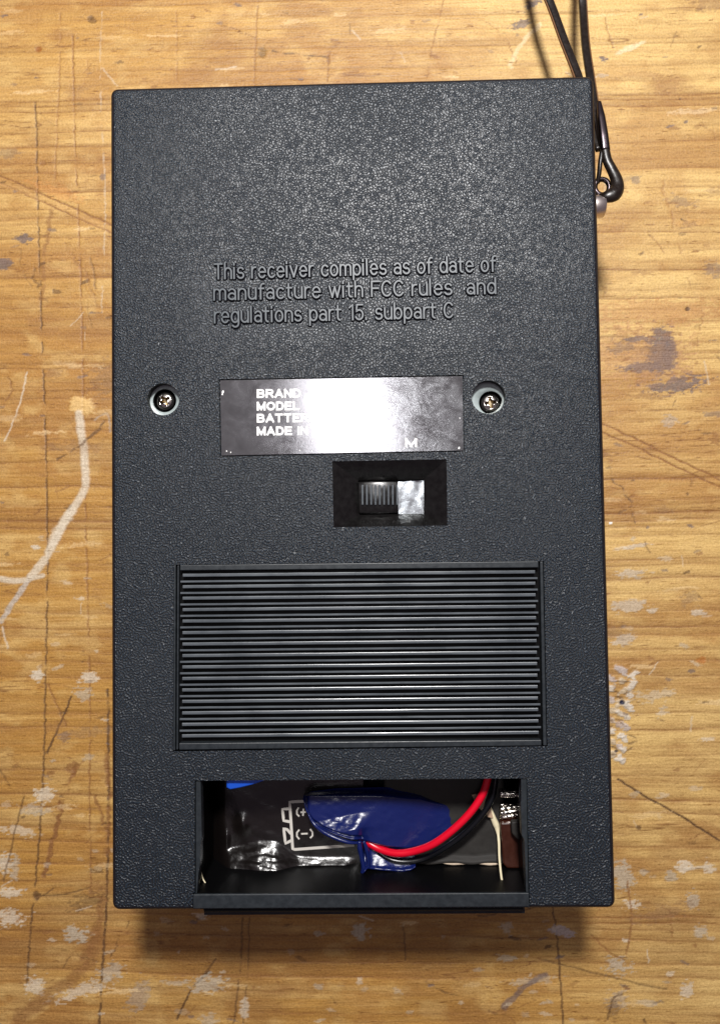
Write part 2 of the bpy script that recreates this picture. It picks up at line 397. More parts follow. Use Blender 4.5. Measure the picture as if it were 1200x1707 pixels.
    blob(1188, 450, 14, 14, slate, 0.45, 0, 0, 1.2); blob(1075, 455, 18, 4, mid, 0.5)
    blob(1115, 702, 12, 8, grey, 0.5); blob(1190, 690, 20, 5, slate, 0.5); blob(1190, 732, 12, 10, mid, 0.6)
    # curls of paint and filler beside the radio, right
    for a in ((1062, 910, 22, 4, 10), (1052, 955, 26, 8, 0), (1050, 1010, 30, 10, 4), (1040, 1066, 20, 8, 14), (1085, 1018, 9, 4, 0), (1162, 1022, 12, 5, 0)):
        blob(a[0], a[1], a[2], a[3], (0.54, 0.46, 0.36), 0.75, 0.05, a[4], 0.8)
    for k in range(26):
        t = k/25; py = 1118+150*t; px = 1036+22*math.sin(k*2.1)*(1-t*0.6) - 6*t
        blob(px, py, rg.uniform(7, 15)*(1-0.5*t), rg.uniform(4, 7), random.choice([(0.62, 0.57, 0.50), (0.50, 0.44, 0.42), (0.56, 0.46, 0.33)]), 0.85, rg.uniform(0.1, 0.35), rg.uniform(-50, 50), 0.7)
    for k in range(16):
        blob(1034+rg.uniform(-20, 22), 1130+rg.uniform(0, 130), rg.uniform(5, 12), 1.8, drk, 0.6, -0.12, rg.uniform(-50, 40), 0.6)
    blob(1090, 1160, 34, 9, (0.56, 0.47, 0.34), 0.6, 0.06, 6, 1.0); blob(1036, 1171, 4.5, 4.5, (0.02, 0.02, 0.05), 1.0, -0.3, 0, 0.15)
    blob(1027, 1252, 4, 2.5, (0.02, 0.02, 0.04), 0.9, -0.2, 0, 0.2)
    blob(1167, 1101, 9, 6, (0.42, 0.17, 0.04), 0.9, -0.05, 0, 0.4); blob(1017, 872, 2.6, 2.2, (0.95, 0.95, 0.95), 1, 0.1, 0, 0.1)
    blob(1038, 1460, 16, 24, greyp, 0.75, 0.05, 20, 0.8); blob(1140, 1445, 12, 10, white, 0.75, 0.06, 0, 0.9); blob(1180, 1446, 10, 9, white, 0.7, 0.06, 0, 0.9)
    line([(1140, 1448), (1180, 1444)], 4, white, 0.6, 0.05, 0.6); blob(1118, 1462, 8, 8, greyp, 0.7); blob(1054, 1508, 13, 8, white, 0.7, 0.05); blob(1154, 1500, 9, 15, greyp, 0.7, 0.04)
    blob(1030, 1610, 18, 15, greyp, 0.7, 0.04); blob(1168, 1553, 10, 9, greyp, 0.7, 0.04); blob(1145, 1650, 10, 15, white, 0.65, 0.04)
    blob(1042, 1568, 6, 3, white, 0.6); blob(1080, 1672, 14, 5, greyp, 0.6); blob(1028, 1665, 16, 14, grey, 0.5, 0, 0, 1.2); blob(1022, 1680, 9, 16, drk, 0.4, 0, 0, 1.2)
    line([(1045, 1470), (1052, 1530), (1044, 1590)], 3, mid, 0.6, brk=0.3, seed=40); line([(985, 1560), (1020, 1590), (1040, 1600)], 2.4, mid, 0.6)
    line([(905, 1600), (1040, 1635), (1110, 1648)], 2.4, drk, 0.45, brk=0.3, seed=41); line([(1012, 1700), (1022, 1665), (1038, 1658)], 3, drk, 0.5)
    # below the radio
    blob(600, 1554, 15, 14, greyp, 0.85, 0.06, 0, 0.8); blob(530, 1556, 9, 6, greyp, 0.6); blob(845, 1548, 11, 9, greyp, 0.6); blob(936, 1552, 20, 9, (0.5, 0.44, 0.44), 0.8, 0.06, -12, 0.7)
    blob(842, 1597, 14, 5, greyp, 0.6); blob(890, 1634, 40, 6, greyp, 0.5, 0, 5, 1.0)
    line([(908, 1625), (880, 1640), (862, 1655), (840, 1680)], 9, slate, 0.55, 0, 1.2, brk=0.3, seed=42)
    line([(350, 1620), (320, 1650), (295, 1700)], 3.2, drk, 0.7, brk=0.3, seed=43); line([(360, 1600), (330, 1640)], 3, drk, 0.5)
    blob(345, 1642, 30, 14, greyp, 0.75, 0.05, 5, 1.0); blob(290, 1638, 20, 6, greyp, 0.5); blob(232, 1660, 16, 30, (0.36, 0.30, 0.24), 0.55, 0, -25, 0.8)
    blob(408, 1680, 8, 20, white, 0.6, 0.03, 0, 0.8); blob(350, 1700, 14, 12, greyp, 0.5)
    blob(130, 1558, 22, 12, greyp, 0.8, 0.06, 0, 0.9); blob(60, 1645, 18, 14, white, 0.7, 0.05); blob(140, 1650, 50, 11, white, 0.62, 0.05, 18, 1.0); blob(185, 1620, 20, 15, greyp, 0.6)
    line([(165, 1560), (150, 1600), (120, 1635), (70, 1670), (30, 1700)], 22, mid, 0.50, -0.08, 2.0, brk=0.28, seed=44)
    line([(170, 1500), (160, 1560), (140, 1600)], 14, mid, 0.55, -0.08, 2.0, brk=0.3, seed=45)
    blob(150, 1500, 30, 12, drk, 0.5, -0.06, 20, 1.2); blob(165, 1450, 14, 6, drk, 0.6, -0.05)
    # lower left: paint, gouges
    blob(75, 1325, 18, 12, white, 0.72, 0.06, 0, 1.0); blob(60, 1350, 26, 10, greyp, 0.55, 0.03); blob(65, 1125, 13, 9, white, 0.85, 0.06, -10, 0.7); blob(150, 1130, 16, 9, white, 0.7, 0.05, 0, 0.9)
    blob(140, 1155, 16, 10, greyp, 0.6); blob(30, 1385, 30, 8, white, 0.55, 0.04, -8, 1.0); blob(8, 1440, 14, 16, white, 0.72, 0.05); blob(20, 1487, 20, 7, white, 0.7, 0.05)
    blob(18, 1530, 26, 13, white, 0.7, 0.05); blob(60, 912, 8, 5, white, 0.85, 0.04, 0, 0.6); blob(12, 925, 5, 3, drk, 0.6); blob(135, 998, 8, 3, white, 0.6)
    blob(25, 1450, 8, 20, greyp, 0.6)
    line([(120, 1160), (95, 1220), (78, 1255)], 3.0, drk, 0.7, brk=0.25, seed=50); line([(138, 1260), (118, 1300), (104, 1340), (96, 1380), (84, 1420), (74, 1460)], 8, mid, 0.8, -0.12, 1.4, brk=0.36, seed=51)
    line([(80, 1140), (110, 1210)], 3, mid, 0.6); blob(108, 1230, 9, 8, slate, 0.45, 0, 0, 1.0); blob(120, 1280, 12, 12, mid, 0.7, -0.08); blob(62, 1495, 7, 9, drk, 0.75, -0.1, 0, 0.6)
    line([(40, 1330), (22, 1400), (6, 1470)], 3, drk, 0.5, brk=0.3, seed=52); line([(60, 1495), (120, 1488), (150, 1480)], 2.2, drk, 0.5, brk=0.3, seed=53)
    line([(178, 1260), (182, 1330), (178, 1420)], 9, mid, 0.6, -0.1, 1.3, brk=0.36, seed=54); line([(160, 1330), (172, 1370)], 5, mid, 0.6, -0.05, 1.0)
    # upper part: dents and knots
    blob(153, 33, 9, 6, drk, 0.6, -0.08, -35, 0.4); blob(65, 82, 6, 5, (0.30, 0.11, 0.02), 0.9, -0.1, 0, 0.3); blob(436, 86, 9, 9, (0.24, 0.14, 0.05), 0.85, -0.15, 0, 0.7)
    blob(322, 30, 6, 4, (0.28, 0.13, 0.04), 0.8, -0.08); blob(200, 103, 6, 3, drk, 0.6, -0.05); blob(256, 145, 6, 4, mid, 0.6); blob(560, 72, 10, 6, mid, 0.5, -0.05); blob(548, 95, 5, 12, mid, 0.5)
    blob(688, 36, 6, 4, mid, 0.7, -0.06); blob(885, 8, 13, 7, slate, 0.85, 0, 30, 0.9); blob(870, 40, 20, 7, slate, 0.75, 0, 20, 0.9); blob(864, 58, 5, 3, slate, 0.4)
    line([(900, 40), (868, 75), (850, 110)], 8, (0.78, 0.62, 0.38), 0.45, 0.02, 1.0); blob(1050, 80, 26, 5, (0.80, 0.68, 0.46), 0.6, 0.03, 22, 0.5)
    blob(1005, 98, 6, 6, slate, 0.85); line([(1008, 28), (1015, 60), (1022, 78)], 1.8, mid, 0.5); blob(1128, 60, 3, 2, drk, 0.5); blob(1005, 125, 8, 4, grey, 0.5)
    blob(1160, 185, 40, 5, (0.78, 0.60, 0.36), 0.5, 0, 4, 1.0); blob(1165, 210, 12, 5, mid, 0.4); blob(1060, 300, 7, 8, slate, 0.5, 0, -30, 0.9)
    blob(40, 398, 16, 7, slate, 0.8, -0.04, -8, 0.9); blob(5, 440, 16, 9, slate, 0.8); blob(72, 272, 6, 6, mid, 0.7, -0.1, 0, 0.4); blob(172, 295, 5, 7, slate, 0.6, 0, -20, 0.5)
    line([(86, 350), (76, 420), (70, 500)], 7, mid, 0.45, 0, 1.2, brk=0.3, seed=60); line([(150, 430), (156, 450), (160, 480)], 3, drk, 0.4, brk=0.3, seed=61)
    blob(95, 320, 50, 12, (0.58, 0.26, 0.07), 0.4, 0, -20, 0.8); blob(175, 630, 22, 26, (0.24, 0.14, 0.07), 0.5, 0, 0, 1.2); blob(150, 650, 16, 4, mid, 0.7, -0.05, 20)
    blob(40, 700, 30, 10, mid, 0.35, 0, 0, 1.2); blob(80, 745, 14, 8, mid, 0.4)
    line([(158, 700), (180, 690), (184, 720)], 3, grey, 0.4)
    # scattered small wear: specks, flecks, short scores
    for k in range(900):
        px, py = rg.uniform(0, 1200), rg.uniform(0, 1707)
        if 200 < px < 985 and 160 < py < 1500: continue
        low = py/1707
        u = rg.uniform()
        if u < 0.14+0.22*low and py > 880: blob(px, py, rg.uniform(3, 11), rg.uniform(2, 5.5), random.choice([white, greyp, (0.6, 0.5, 0.36)]), rg.uniform(0.25, 0.6), 0.03, rg.uniform(-20, 20), 1.0)
        elif u < 0.72: blob(px, py, rg.uniform(2.5, 10), rg.uniform(1.2, 3.0), random.choice([drk, mid, mid, slate]), rg.uniform(0.3, 0.75), -0.06, rg.uniform(-25, 25), 0.9)
        elif u < 0.86: blob(px, py, rg.uniform(8, 34), rg.uniform(2, 5), (0.80, 0.60, 0.33), rg.uniform(0.2, 0.5), 0.0, rg.uniform(-6, 6), 1.1)
        else:
            a = rg.uniform(0, math.pi); L = rg.uniform(8, 40)
            line([(px, py), (px+L*math.cos(a), py+L*math.sin(a))], rg.uniform(1.2, 2.4), random.choice([mid, drk, white]), rg.uniform(0.25, 0.5), -0.04)
    for k in range(70):
        px, py = rg.uniform(0, 1200), rg.uniform(0, 1707)
        if 200 < px < 985 and 150 < py < 1500: continue
        a = rg.uniform(0.9, 2.4) if rg.uniform() < 0.6 else rg.uniform(-0.6, 0.6); L = rg.uniform(40, 150); b_ = rg.uniform(-18, 18)
        line([(px, py), (px+L*.5*math.cos(a)+b_, py+L*.5*math.sin(a)), (px+L*math.cos(a), py+L*math.sin(a))], rg.uniform(1.6, 4.2), random.choice([mid, drk, (0.34, 0.17, 0.06)]), rg.uniform(0.25, 0.6), -0.06, 1.3, brk=0.42, seed=200+k)
    for k in range(26):
        px, py = rg.choice([rg.uniform(0, 185), rg.uniform(1020, 1200)]), rg.uniform(0, 1707)
        blob(px, py, rg.uniform(14, 50), rg.uniform(5, 14), random.choice([(0.32, 0.16, 0.06), (0.26, 0.15, 0.08), (0.20, 0.14, 0.10)]), rg.uniform(0.2, 0.5), -0.02, rg.uniform(-12, 12), 1.0)
    ny, nx = X.shape
    co = np.empty((ny*nx, 3), np.float32); co[:, 0] = X.ravel(); co[:, 1] = Y.ravel(); co[:, 2] = np.clip(hgt, -0.4, 0.4).ravel()
    co[:, 2] -= 0.40*((np.abs(co[:, 0]) < 38) & (np.abs(co[:, 1]) < 65))
    edge = (co[:, 0] <= xs[0]+.1) | (co[:, 0] >= xs[-1]-.1) | (co[:, 1] <= ys[0]+.1) | (co[:, 1] >= ys[-1]-.1)
    i = np.arange(ny*nx).reshape(ny, nx)
    f = np.stack([i[:-1, :-1], i[:-1, 1:], i[1:, 1:], i[1:, :-1]], -1).reshape(-1, 4)
    # skirt and underside give the board its thickness
    rim = np.concatenate([i[0, :-1], i[:-1, -1], i[-1, :0:-1], i[:0:-1, 0]])
    low = co[rim].copy(); low[:, 2] = -38.0; base_i = ny*nx
    co = np.vstack([co, low]); m = len(rim); k = np.arange(m); k2 = (k+1) % m
    fs = np.stack([rim[k2], rim[k], base_i+k, base_i+k2], -1)
    f = np.vstack([f, fs]); nf = len(f)
    me = bpy.data.meshes.new('workbench_surface')
    me.vertices.add(len(co)); me.vertices.foreach_set('co', (co*MM).ravel().astype(np.float32))
    loops = np.concatenate([f.ravel(), (base_i+k)]).astype(np.int32)
    me.loops.add(len(loops)); me.loops.foreach_set('vertex_index', loops)
    me.polygons.add(nf+1); st = np.concatenate([np.arange(nf)*4, [nf*4]]).astype(np.int32)
    me.polygons.foreach_set('loop_start', st)
    me.update(calc_edges=True); me.validate()
    at = me.attributes.new('wood_colour', 'FLOAT_COLOR', 'POINT')
    cc = np.ones((len(co), 4), np.float32); cc[:ny*nx, :3] = np.clip(col, 0.005, 0.9).reshape(-1, 3); cc[ny*nx:, :3] = base
    at.data.foreach_set('color', cc.ravel())
    sm = np.ones(nf+1, bool); sm[-1-len(fs):] = False; me.polygons.foreach_set('use_smooth', sm)
    o = link('workbench_surface', me, M['wood']); o['kind'] = 'structure'
    o['label'] = 'worn golden pine workbench top with scratches and paint smears'
bench()

# ------------------------------------------------------------------ the radio
radio = thing('pocket_radio', 'black textured plastic radio lying face down on the pine bench, battery cover missing', 'radio')

def boolean(o, cutters):
    for c in cutters:
        md = o.modifiers.new('cut', 'BOOLEAN'); md.object = c; md.operation = 'DIFFERENCE'; md.solver = 'EXACT'
    dg = bpy.context.evaluated_depsgraph_get(); dg.update()
    me = bpy.data.meshes.new_from_object(o.evaluated_get(dg)); o.modifiers.clear(); o.data = me
    for c in cutters: bpy.data.objects.remove(c)
def cutter(bm): return from_bm('cutter', bm, None)

def rounded_box(w, h, z0, z1, r, top=0.0, bot=0.0, ycut=0.0):
    bm = bmesh.new(); pl = rrect(w, h, r, 5)
    prof = [(bot, z0)] if bot else []
    layers = []
    if bot: layers += [(bot*(1-math.sin(a)), z0+bot*(1-math.cos(a))) for a in np.linspace(0, math.pi/2, 4)]
    else: layers += [(0, z0)]
    if top: layers += [(top*(1-math.cos(a)), z1-top*(1-math.sin(a))) for a in np.linspace(0, math.pi/2, 6)]
    else: layers += [(0, z1)]
    rings = []
    for ins, z in layers:
        k = rrect(w-2*ins, h-2*ins, max(r-ins, 0.15), 5); rings.append([bm.verts.new((a, b, z)) for a, b in k])
    for a, b in zip(rings[:-1], rings[1:]):
        n = len(a)
        for j in range(n): bm.faces.new((a[j], a[(j+1) % n], b[(j+1) % n], b[j]))
    bm.faces.new(rings[0][::-1]); bm.faces.new(rings[-1]); return bm

back = from_bm('back_shell', rounded_box(W, H, 13.2, T, 1.3, top=1.15), M['face'], radio)
front = from_bm('front_shell', rounded_box(W-0.7, H-0.7, 0.0, 12.9, 1.6, bot=1.5), M['black'], radio)
COMP = [(325, 1301.5), (878, 1297.5), (882, 1490), (325, 1492)]
cuts = []
b = bmesh.new(); prism(b, quad(*COMP), 5.0, T+2); cuts.append(cutter(b))
cf = bmesh.new(); prism(cf, quad(*COMP), 5.0, 14); cfr = cutter(cf)
b = bmesh.new(); prism(b, quad((322, 1488), (882, 1486), (884, 1530), (321, 1532)), T-0.6, T+2); cuts.append(cutter(b))
GR = [(290, 941.5), (906, 935), (912, 1244), (288.5, 1252.5)]
b = bmesh.new(); prism(b, quad(*GR), T-1.5, T+2); cuts.append(cutter(b))
PL = [(367, 634), (770.5, 627), (772, 751), (369.5, 759.5)]
b = bmesh.new(); prism(b, quad((365.3, 632.3), (772.2, 625), (773.8, 752.8), (367.6, 761.3)), T-0.6, T+2); cuts.append(cutter(b))
SW = [(554, 769), (744, 765.5), (745.5, 876), (556, 879)]; SI = [(597, 801), (706, 799), (707, 856), (599, 858)]
b = bmesh.new(); prism(b, quad(*SW), T-6, T+2); cuts.append(cutter(b))
wells = [((272.5, 665.5), 2.75, (275, 668)), ((814, 662), 2.85, (817.5, 671.5))]
for c, r, s in wells:
    b = bmesh.new(); cyl(b, P(*c), r, T-4.2, T+2); cuts.append(cutter(b))
boolean(back, cuts); boolean(front, [cfr])
# floor of the compartment and the inside of the shell are plain dark plastic
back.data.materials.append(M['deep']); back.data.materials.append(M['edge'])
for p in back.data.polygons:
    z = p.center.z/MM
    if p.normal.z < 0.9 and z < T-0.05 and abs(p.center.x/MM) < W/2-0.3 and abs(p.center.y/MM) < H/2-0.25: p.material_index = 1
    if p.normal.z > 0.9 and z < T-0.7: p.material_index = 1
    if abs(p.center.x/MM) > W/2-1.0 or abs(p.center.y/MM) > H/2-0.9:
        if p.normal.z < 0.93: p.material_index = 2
# ---- moulded notice: letters built from strokes
def arc(cx, cy, rx, ry, a0, a1, n=8): return [(cx+rx*math.cos(math.radians(a0+(a1-a0)*i/n)), cy+ry*math.sin(math.radians(a0+(a1-a0)*i/n))) for i in range(n+1)]
oval = arc(.36, .5, .36, .5, 90, 450, 20)
G = {
 'T': (.8, [[(0, 1.4), (.8, 1.4)], [(.4, 1.4), (.4, 0)]]), 'h': (.68, [[(0, 1.45), (0, 0)], [(0, .6)]+arc(.34, .64, .34, .36, 170, 0)+[(.68, 0)]]),
 'i': (.0, [[(0, 1), (0, 0)], [(0, 1.28), (0, 1.42)]]), 's': (.62, [arc(.31, .74, .29, .26, 25, 265, 10)+arc(.31, .26, .31, .26, 85, -155, 10)]),
 'r': (.42, [[(0, 1), (0, 0)], [(0, .55)]+arc(.34, .6, .34, .4, 175, 80, 6)]), 'e': (.72, [[(.02, .52), (.7, .52)]+arc(.36, .5, .36, .5, 3, 320, 18)]),
 'c': (.66, [arc(.36, .5, .36, .5, 48, 312, 16)]), 'v': (.7, [[(0, 1), (.35, 0)], [(.35, 0), (.7, 1)]]), 'o': (.72, [oval]),
 'm': (1.1, [[(0, 1), (0, 0)], [(0, .6)]+arc(.275, .7, .275, .3, 170, 0)+[(.55, 0)], [(.55, .6)]+arc(.825, .7, .275, .3, 170, 0)+[(1.1, 0)]]),
 'p': (.72, [[(0, 1), (0, -.42)], oval]), 'l': (.0, [[(0, 1.45), (0, 0)]]), 'a': (.66, [arc(.32, .68, .32, .32, 150, 0, 8)+[(.66, .0)], arc(.32, .3, .32, .29, 35, 325, 14)]),
 'f': (.46, [arc(.42, 1.08, .26, .36, 75, 180, 6)+[(.16, 0)], [(0, .98), (.44, .98)]]), 'd': (.72, [[(.72, 1.45), (.72, 0)], oval]), 't': (.46, [[(.16, 1.32), (.16, .25)]+arc(.38, .25, .22, .25, 180, 270, 5), [(0, .98), (.44, .98)]]),
 'u': (.68, [[(0, 1), (0, .36)]+arc(.34, .36, .34, .36, 180, 350)+[(.68, .4)], [(.68, 1), (.68, 0)]]), 'w': (1.0, [[(0, 1), (.26, 0)], [(.26, 0), (.5, .95)], [(.5, .95), (.74, 0)], [(.74, 0), (1.0, 1)]]),
 'F': (.68, [[(0, 0), (0, 1.4), (.68, 1.4)], [(0, .74), (.6, .74)]]), 'C': (.84, [arc(.46, .7, .46, .7, 42, 318, 18)]), 'n': (.68, [[(0, 1), (0, 0)], [(0, .6)]+arc(.34, .64, .34, .36, 170, 0)+[(.68, 0)]]),
 'g': (.72, [oval, [(.72, 1), (.72, -.1)]+arc(.38, -.1, .34, .34, 0, -140, 8)]), 'b': (.72, [[(0, 1.45), (0, 0)], oval]), '1': (.34, [[(0, 1.15), (.32, 1.4), (.32, 0)]]),
 '5': (.74, [[(.68, 1.4), (.12, 1.4), (.06, .78)]+arc(.34, .45, .38, .45, 130, -150, 14)]), '.': (.0, [[(0, 0), (0, .12)]]), ' ': (.30, []),
}
def stroke(bm, pts, wb, wt, h, z):
    closed = len(pts) > 4 and math.dist(pts[0], pts[-1]) < 1e-4
    q = pts[:-1] if closed else list(pts)
    if not closed:   # short end overhang
        d0 = Vector(q[0])-Vector(q[1]); d1 = Vector(q[-1])-Vector(q[-2])
        q[0] = tuple(Vector(q[0])+d0.normalized()*wt*0.5); q[-1] = tuple(Vector(q[-1])+d1.normalized()*wt*0.5)
    sec = [(-wb/2, 0), (-wt/2, h), (wt/2, h), (wb/2, 0)]
    n = len(q); rings = []
    for i in range(n):
        a = Vector(q[(i-1) % n] if closed or i else q[0]); c = Vector(q[(i+1) % n] if closed or i < n-1 else q[-1]); p = Vector(q[i])
        u = (p-a).normalized() if (p-a).length > 1e-9 else (c-p).normalized(); v = (c-p).normalized() if (c-p).length > 1e-9 else u
        t = (u+v).normalized() if (u+v).length > 1e-6 else u; k = min(1.6, 1/max(0.5, t.dot(v)))
        s = Vector((t.y, -t.x))*k
        rings.append([bm.verts.new((p.x+s.x*o, p.y+s.y*o, z+hh)) for o, hh in sec])
    for i in range(n if closed else n-1):
        a, b = rings[i], rings[(i+1) % n]
        for j in range(3): bm.faces.new((a[j], a[j+1], b[j+1], b[j]))
    if not closed: bm.faces.new(rings[0]); bm.faces.new(rings[-1][::-1])
lines = [('This receiver compiles as of date of', (358, 466), (824, 453)), ('manufacture with FCC rules  and', (357, 501), (824, 490)), ('regulations part 15. subpart C', (358, 539), (753, 530))]
XH = 1.82
for txt, a, b in lines:
    A, B = Vector(P(*a)[:2]), Vector(P(*b)[:2]); D = (B-A); Lw = D.length; D.normalize(); N = Vector((-D.y, D.x))
    gap = 0.30; adv = []; x = 0
    for ch in txt: adv.append(x); x += G[ch][0]+gap+(0.1 if ch in 'il.' else 0)
    k = (Lw)/(x-gap)
    for ch, x0 in zip(txt, adv):
        if ch == ' ': continue
        bm = bmesh.new()
        for sn, s in enumerate(G[ch][1]):
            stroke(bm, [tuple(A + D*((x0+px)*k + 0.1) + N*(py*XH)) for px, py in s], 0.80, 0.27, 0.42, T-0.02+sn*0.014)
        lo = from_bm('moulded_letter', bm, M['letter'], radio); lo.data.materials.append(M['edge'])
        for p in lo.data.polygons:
            if abs(p.normal.z) < 0.8: p.material_index = 1  # flanks blackened: shade outlining the letters is put into the colour

# ---- label plate with its print
pl = block('label_plate', PL, T-0.59, T+0.04, M['plate'], radio, 0.03, 1, z=T)
zt = T+0.05
CAPS = {'B': [[(0, 0), (0, 1)], [(0, 1), (.42, 1)]+arc(.42, .76, .24, .24, 90, -90, 6)+[(0, .52)], [(0, 0), (.45, 0)]+arc(.45, .26, .27, .26, -90, 90, 6)+[(0, .52)]],
 'R': [[(0, 0), (0, 1)], [(0, 1), (.45, 1)]+arc(.45, .75, .25, .25, 90, -90, 6)+[(0, .5)], [(.40, .5), (.72, 0)]], 'A': [[(0, 0), (.39, 1)], [(.78, 0), (.39, 1)], [(.14, .3), (.64, .3)]],
 'N': [[(0, 0), (0, 1)], [(0, 1), (.68, 0)], [(.68, 0), (.68, 1)]], 'D': [[(0, 0), (0, 1)], [(0, 1), (.35, 1)]+arc(.35, .5, .38, .5, 90, -90, 10)+[(0, 0)]],
 'M': [[(0, 0), (0, 1)], [(0, 1), (.42, .05)], [(.42, .05), (.84, 1)], [(.84, 1), (.84, 0)]], 'O': [arc(.42, .5, .42, .5, 90, 450, 20)],
 'E': [[(0, 0), (0, 1)], [(0, 1), (.62, 1)], [(0, .52), (.56, .52)], [(0, 0), (.64, 0)]], 'L': [[(0, 1), (0, 0)], [(0, 0), (.6, 0)]], 'T': [[(0, 1), (.7, 1)], [(.35, 1), (.35, 0)]],
 'Y': [[(0, 1), (.36, .45)], [(.72, 1), (.36, .45)], [(.36, .45), (.36, 0)]], 'I': [[(0, 0), (0, 1)]], ' ': []}
WD = {'B': .72, 'R': .72, 'A': .78, 'N': .68, 'D': .73, 'M': .84, 'O': .84, 'E': .64, 'L': .6, 'T': .7, 'Y': .72, 'I': .0, ' ': .2}
for w_, y, x0, x1 in (('BRAND', 662, 430, 500), ('MODEL', 683, 430, 498), ('BATTERY', 703, 430, 528), ('MADE IN', 724.5, 430, 512), ('A', 722, 629, 640), ('M', 744, 677, 693)):
    A, B = Vector(P(x0, y)[:2]), Vector(P(x1, y-(x1-x0)*0.012)[:2]); D = B-A; Lw = D.length; D.normalize(); N = Vector((-D.y, D.x))
    tot = sum(WD[c]+0.34 for c in w_)-0.34; k = Lw/tot; x = 0; bm = bmesh.new(); q = 0
    for ch in w_:
        for sk in CAPS[ch]:
            stroke(bm, [tuple(A+D*((px+x)*k)+N*(py*1.18)) for px, py in sk], 0.34, 0.33, 0.004, zt+0.0045*q); q += 1
        x += WD[ch]+0.34; q = q % 4
    from_bm('printed_word', bm, M['white'], pl)
for x, y, r in ((372, 653, .25), (371, 657, .16), (765, 747, .22), (766, 697, .12), (378, 752, .14), (385, 754, .12), (500, 751, .1), (520, 752, .1)):
    bm = bmesh.new(); c = P(x, y)
    prism(bm, [(c[0]+r*random.uniform(.5, 1)*math.cos(a), c[1]+r*1.3*random.uniform(.6, 1)*math.sin(a)) for a in np.linspace(0, 6.28, 8)[:-1]], T+0.045, T+0.06)
    from_bm('paint_chip', bm, M['white'], pl)

# ---- screws in their wells
for i, (c, r, s) in enumerate(wells):
    cx, cy, _ = P(*c); sx, sy, _ = P(s[0], s[1], T-1.8)
    ring = bmesh.new(); n = 48; z = T-1.7
    def loop(ccx, ccy, rr, zz): return [ring.verts.new((ccx+rr*math.cos(2*math.pi*k/n), ccy+rr*math.sin(2*math.pi*k/n), zz)) for k in range(n)]
    off = 0.35 if i == 0 else 0.8
    L0 = loop(cx, cy, r+0.002, z+0.12); L1 = loop(cx, cy, r-0.35, z); L2 = loop(sx, sy, 2.02, z-0.05); L3 = loop(sx, sy, 1.95, z-2.0)
    for a, bb in ((L0, L1), (L1, L2), (L2, L3)):
        for k in range(n): ring.faces.new((a[k], a[(k+1) % n], bb[(k+1) % n], bb[k]))
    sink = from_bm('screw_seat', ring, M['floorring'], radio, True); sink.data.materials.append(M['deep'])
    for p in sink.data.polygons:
        if p.center.z/MM < z-0.3: p.material_index = 1  # bore wall blackened: the shaded gap round the head, as colour
    # pan head with a cross recess
    hd = bmesh.new(); R = 1.58 if i == 0 else 1.66; zb = T-2.2
    prof = [(R, zb-0.5), (R, zb), (R*0.93, zb+0.22), (R*0.72, zb+0.45), (R*0.4, zb+0.58), (0.001, zb+0.62)]
    rings = [[hd.verts.new((sx+rr*math.cos(2*math.pi*k/36), sy+rr*math.sin(2*math.pi*k/36), zz)) for k in range(36)] for rr, zz in prof]
    for a, bb in zip(rings[:-1], rings[1:]):
        for k in range(36): hd.faces.new((a[k], a[(k+1) % 36], bb[(k+1) % 36], bb[k]))
    hd.faces.new(rings[0][::-1]); hd.faces.new(rings[-1])
    head = from_bm('screw', hd, M['steel'], radio, True)
    ang = math.radians(35 if i == 0 else 8)
    cb = bmesh.new(); pts = []
    for k in range(4):
        a = ang+k*math.pi/2
        for da, rr in ((-0.20, 1.18), (0.20, 1.18), (math.pi/4, 0.52)):
            pts.append((sx+rr*R/1.6*math.cos(a+da), sy+rr*R/1.6*math.sin(a+da)))
    lo = [cb.verts.new((sx+(p[0]-sx)*0.45, sy+(p[1]-sy)*0.45, zb-0.35)) for p in pts]; hi = [cb.verts.new((p[0], p[1], zb+1.0)) for p in pts]
    cb.faces.new(lo[::-1]); cb.faces.new(hi)
    for k in range(12): cb.faces.new((lo[k], lo[(k+1) % 12], hi[(k+1) % 12], hi[k]))
    ct = cutter(cb); boolean(head, [ct]); head.data.materials.append(M['brass'])
    for p in head.data.polygons:
        d = math.hypot(p.center.x/MM-sx, p.center.y/MM-sy)
        if p.center.z/MM < zb+0.56 and d < R*0.66 and (abs(p.normal.z) < 0.85 or p.center.z/MM < zb): p.material_index = 1; p.use_smooth = False

# ---- slide switch in its funnel
fn = bmesh.new(); o_ = [fn.verts.new((*P(*q)[:2], T-0.06)) for q in SW]; zi = T-3.0
i_ = [fn.verts.new(P(q[0], q[1], zi)) for q in SI]; j_ = [fn.verts.new((v.co.x, v.co.y, zi-0.5)) for v in i_]
for a, bb in ((o_, i_), (i_, j_)):
    for k in range(4): fn.faces.new((a[k], a[(k+1) % 4], bb[(k+1) % 4], bb[k]))
from_bm('switch_funnel', fn, M['gloss'], radio)
plt = bmesh.new(); zc = zi-0.7
qs = quad((663, 803), (706, 801), (706, 856), (664, 857), z=zc)
g = 14; vs = [[None]*(g+1) for _ in range(g+1)]
for a in range(g+1):
    for bb in range(g+1):
        u, v_ = a/g, bb/g
        p = [(qs[0][k]*(1-u)+qs[1][k]*u)*(1-v_)+(qs[3][k]*(1-u)+qs[2][k]*u)*v_ for k in (0, 1)]
        vs[a][bb] = plt.verts.new((*p, zc+0.03*math.sin(u*9)*math.cos(v_*5+u*3)-0.10*abs(v_-0.15-0.75*max(0, (u-.6)/.4))))
for a in range(g):
    for bb in range(g): plt.faces.new((vs[a][bb], vs[a+1][bb], vs[a+1][bb+1], vs[a][bb+1]))
from_bm('switch_plate', plt, M['tin'], radio, True)
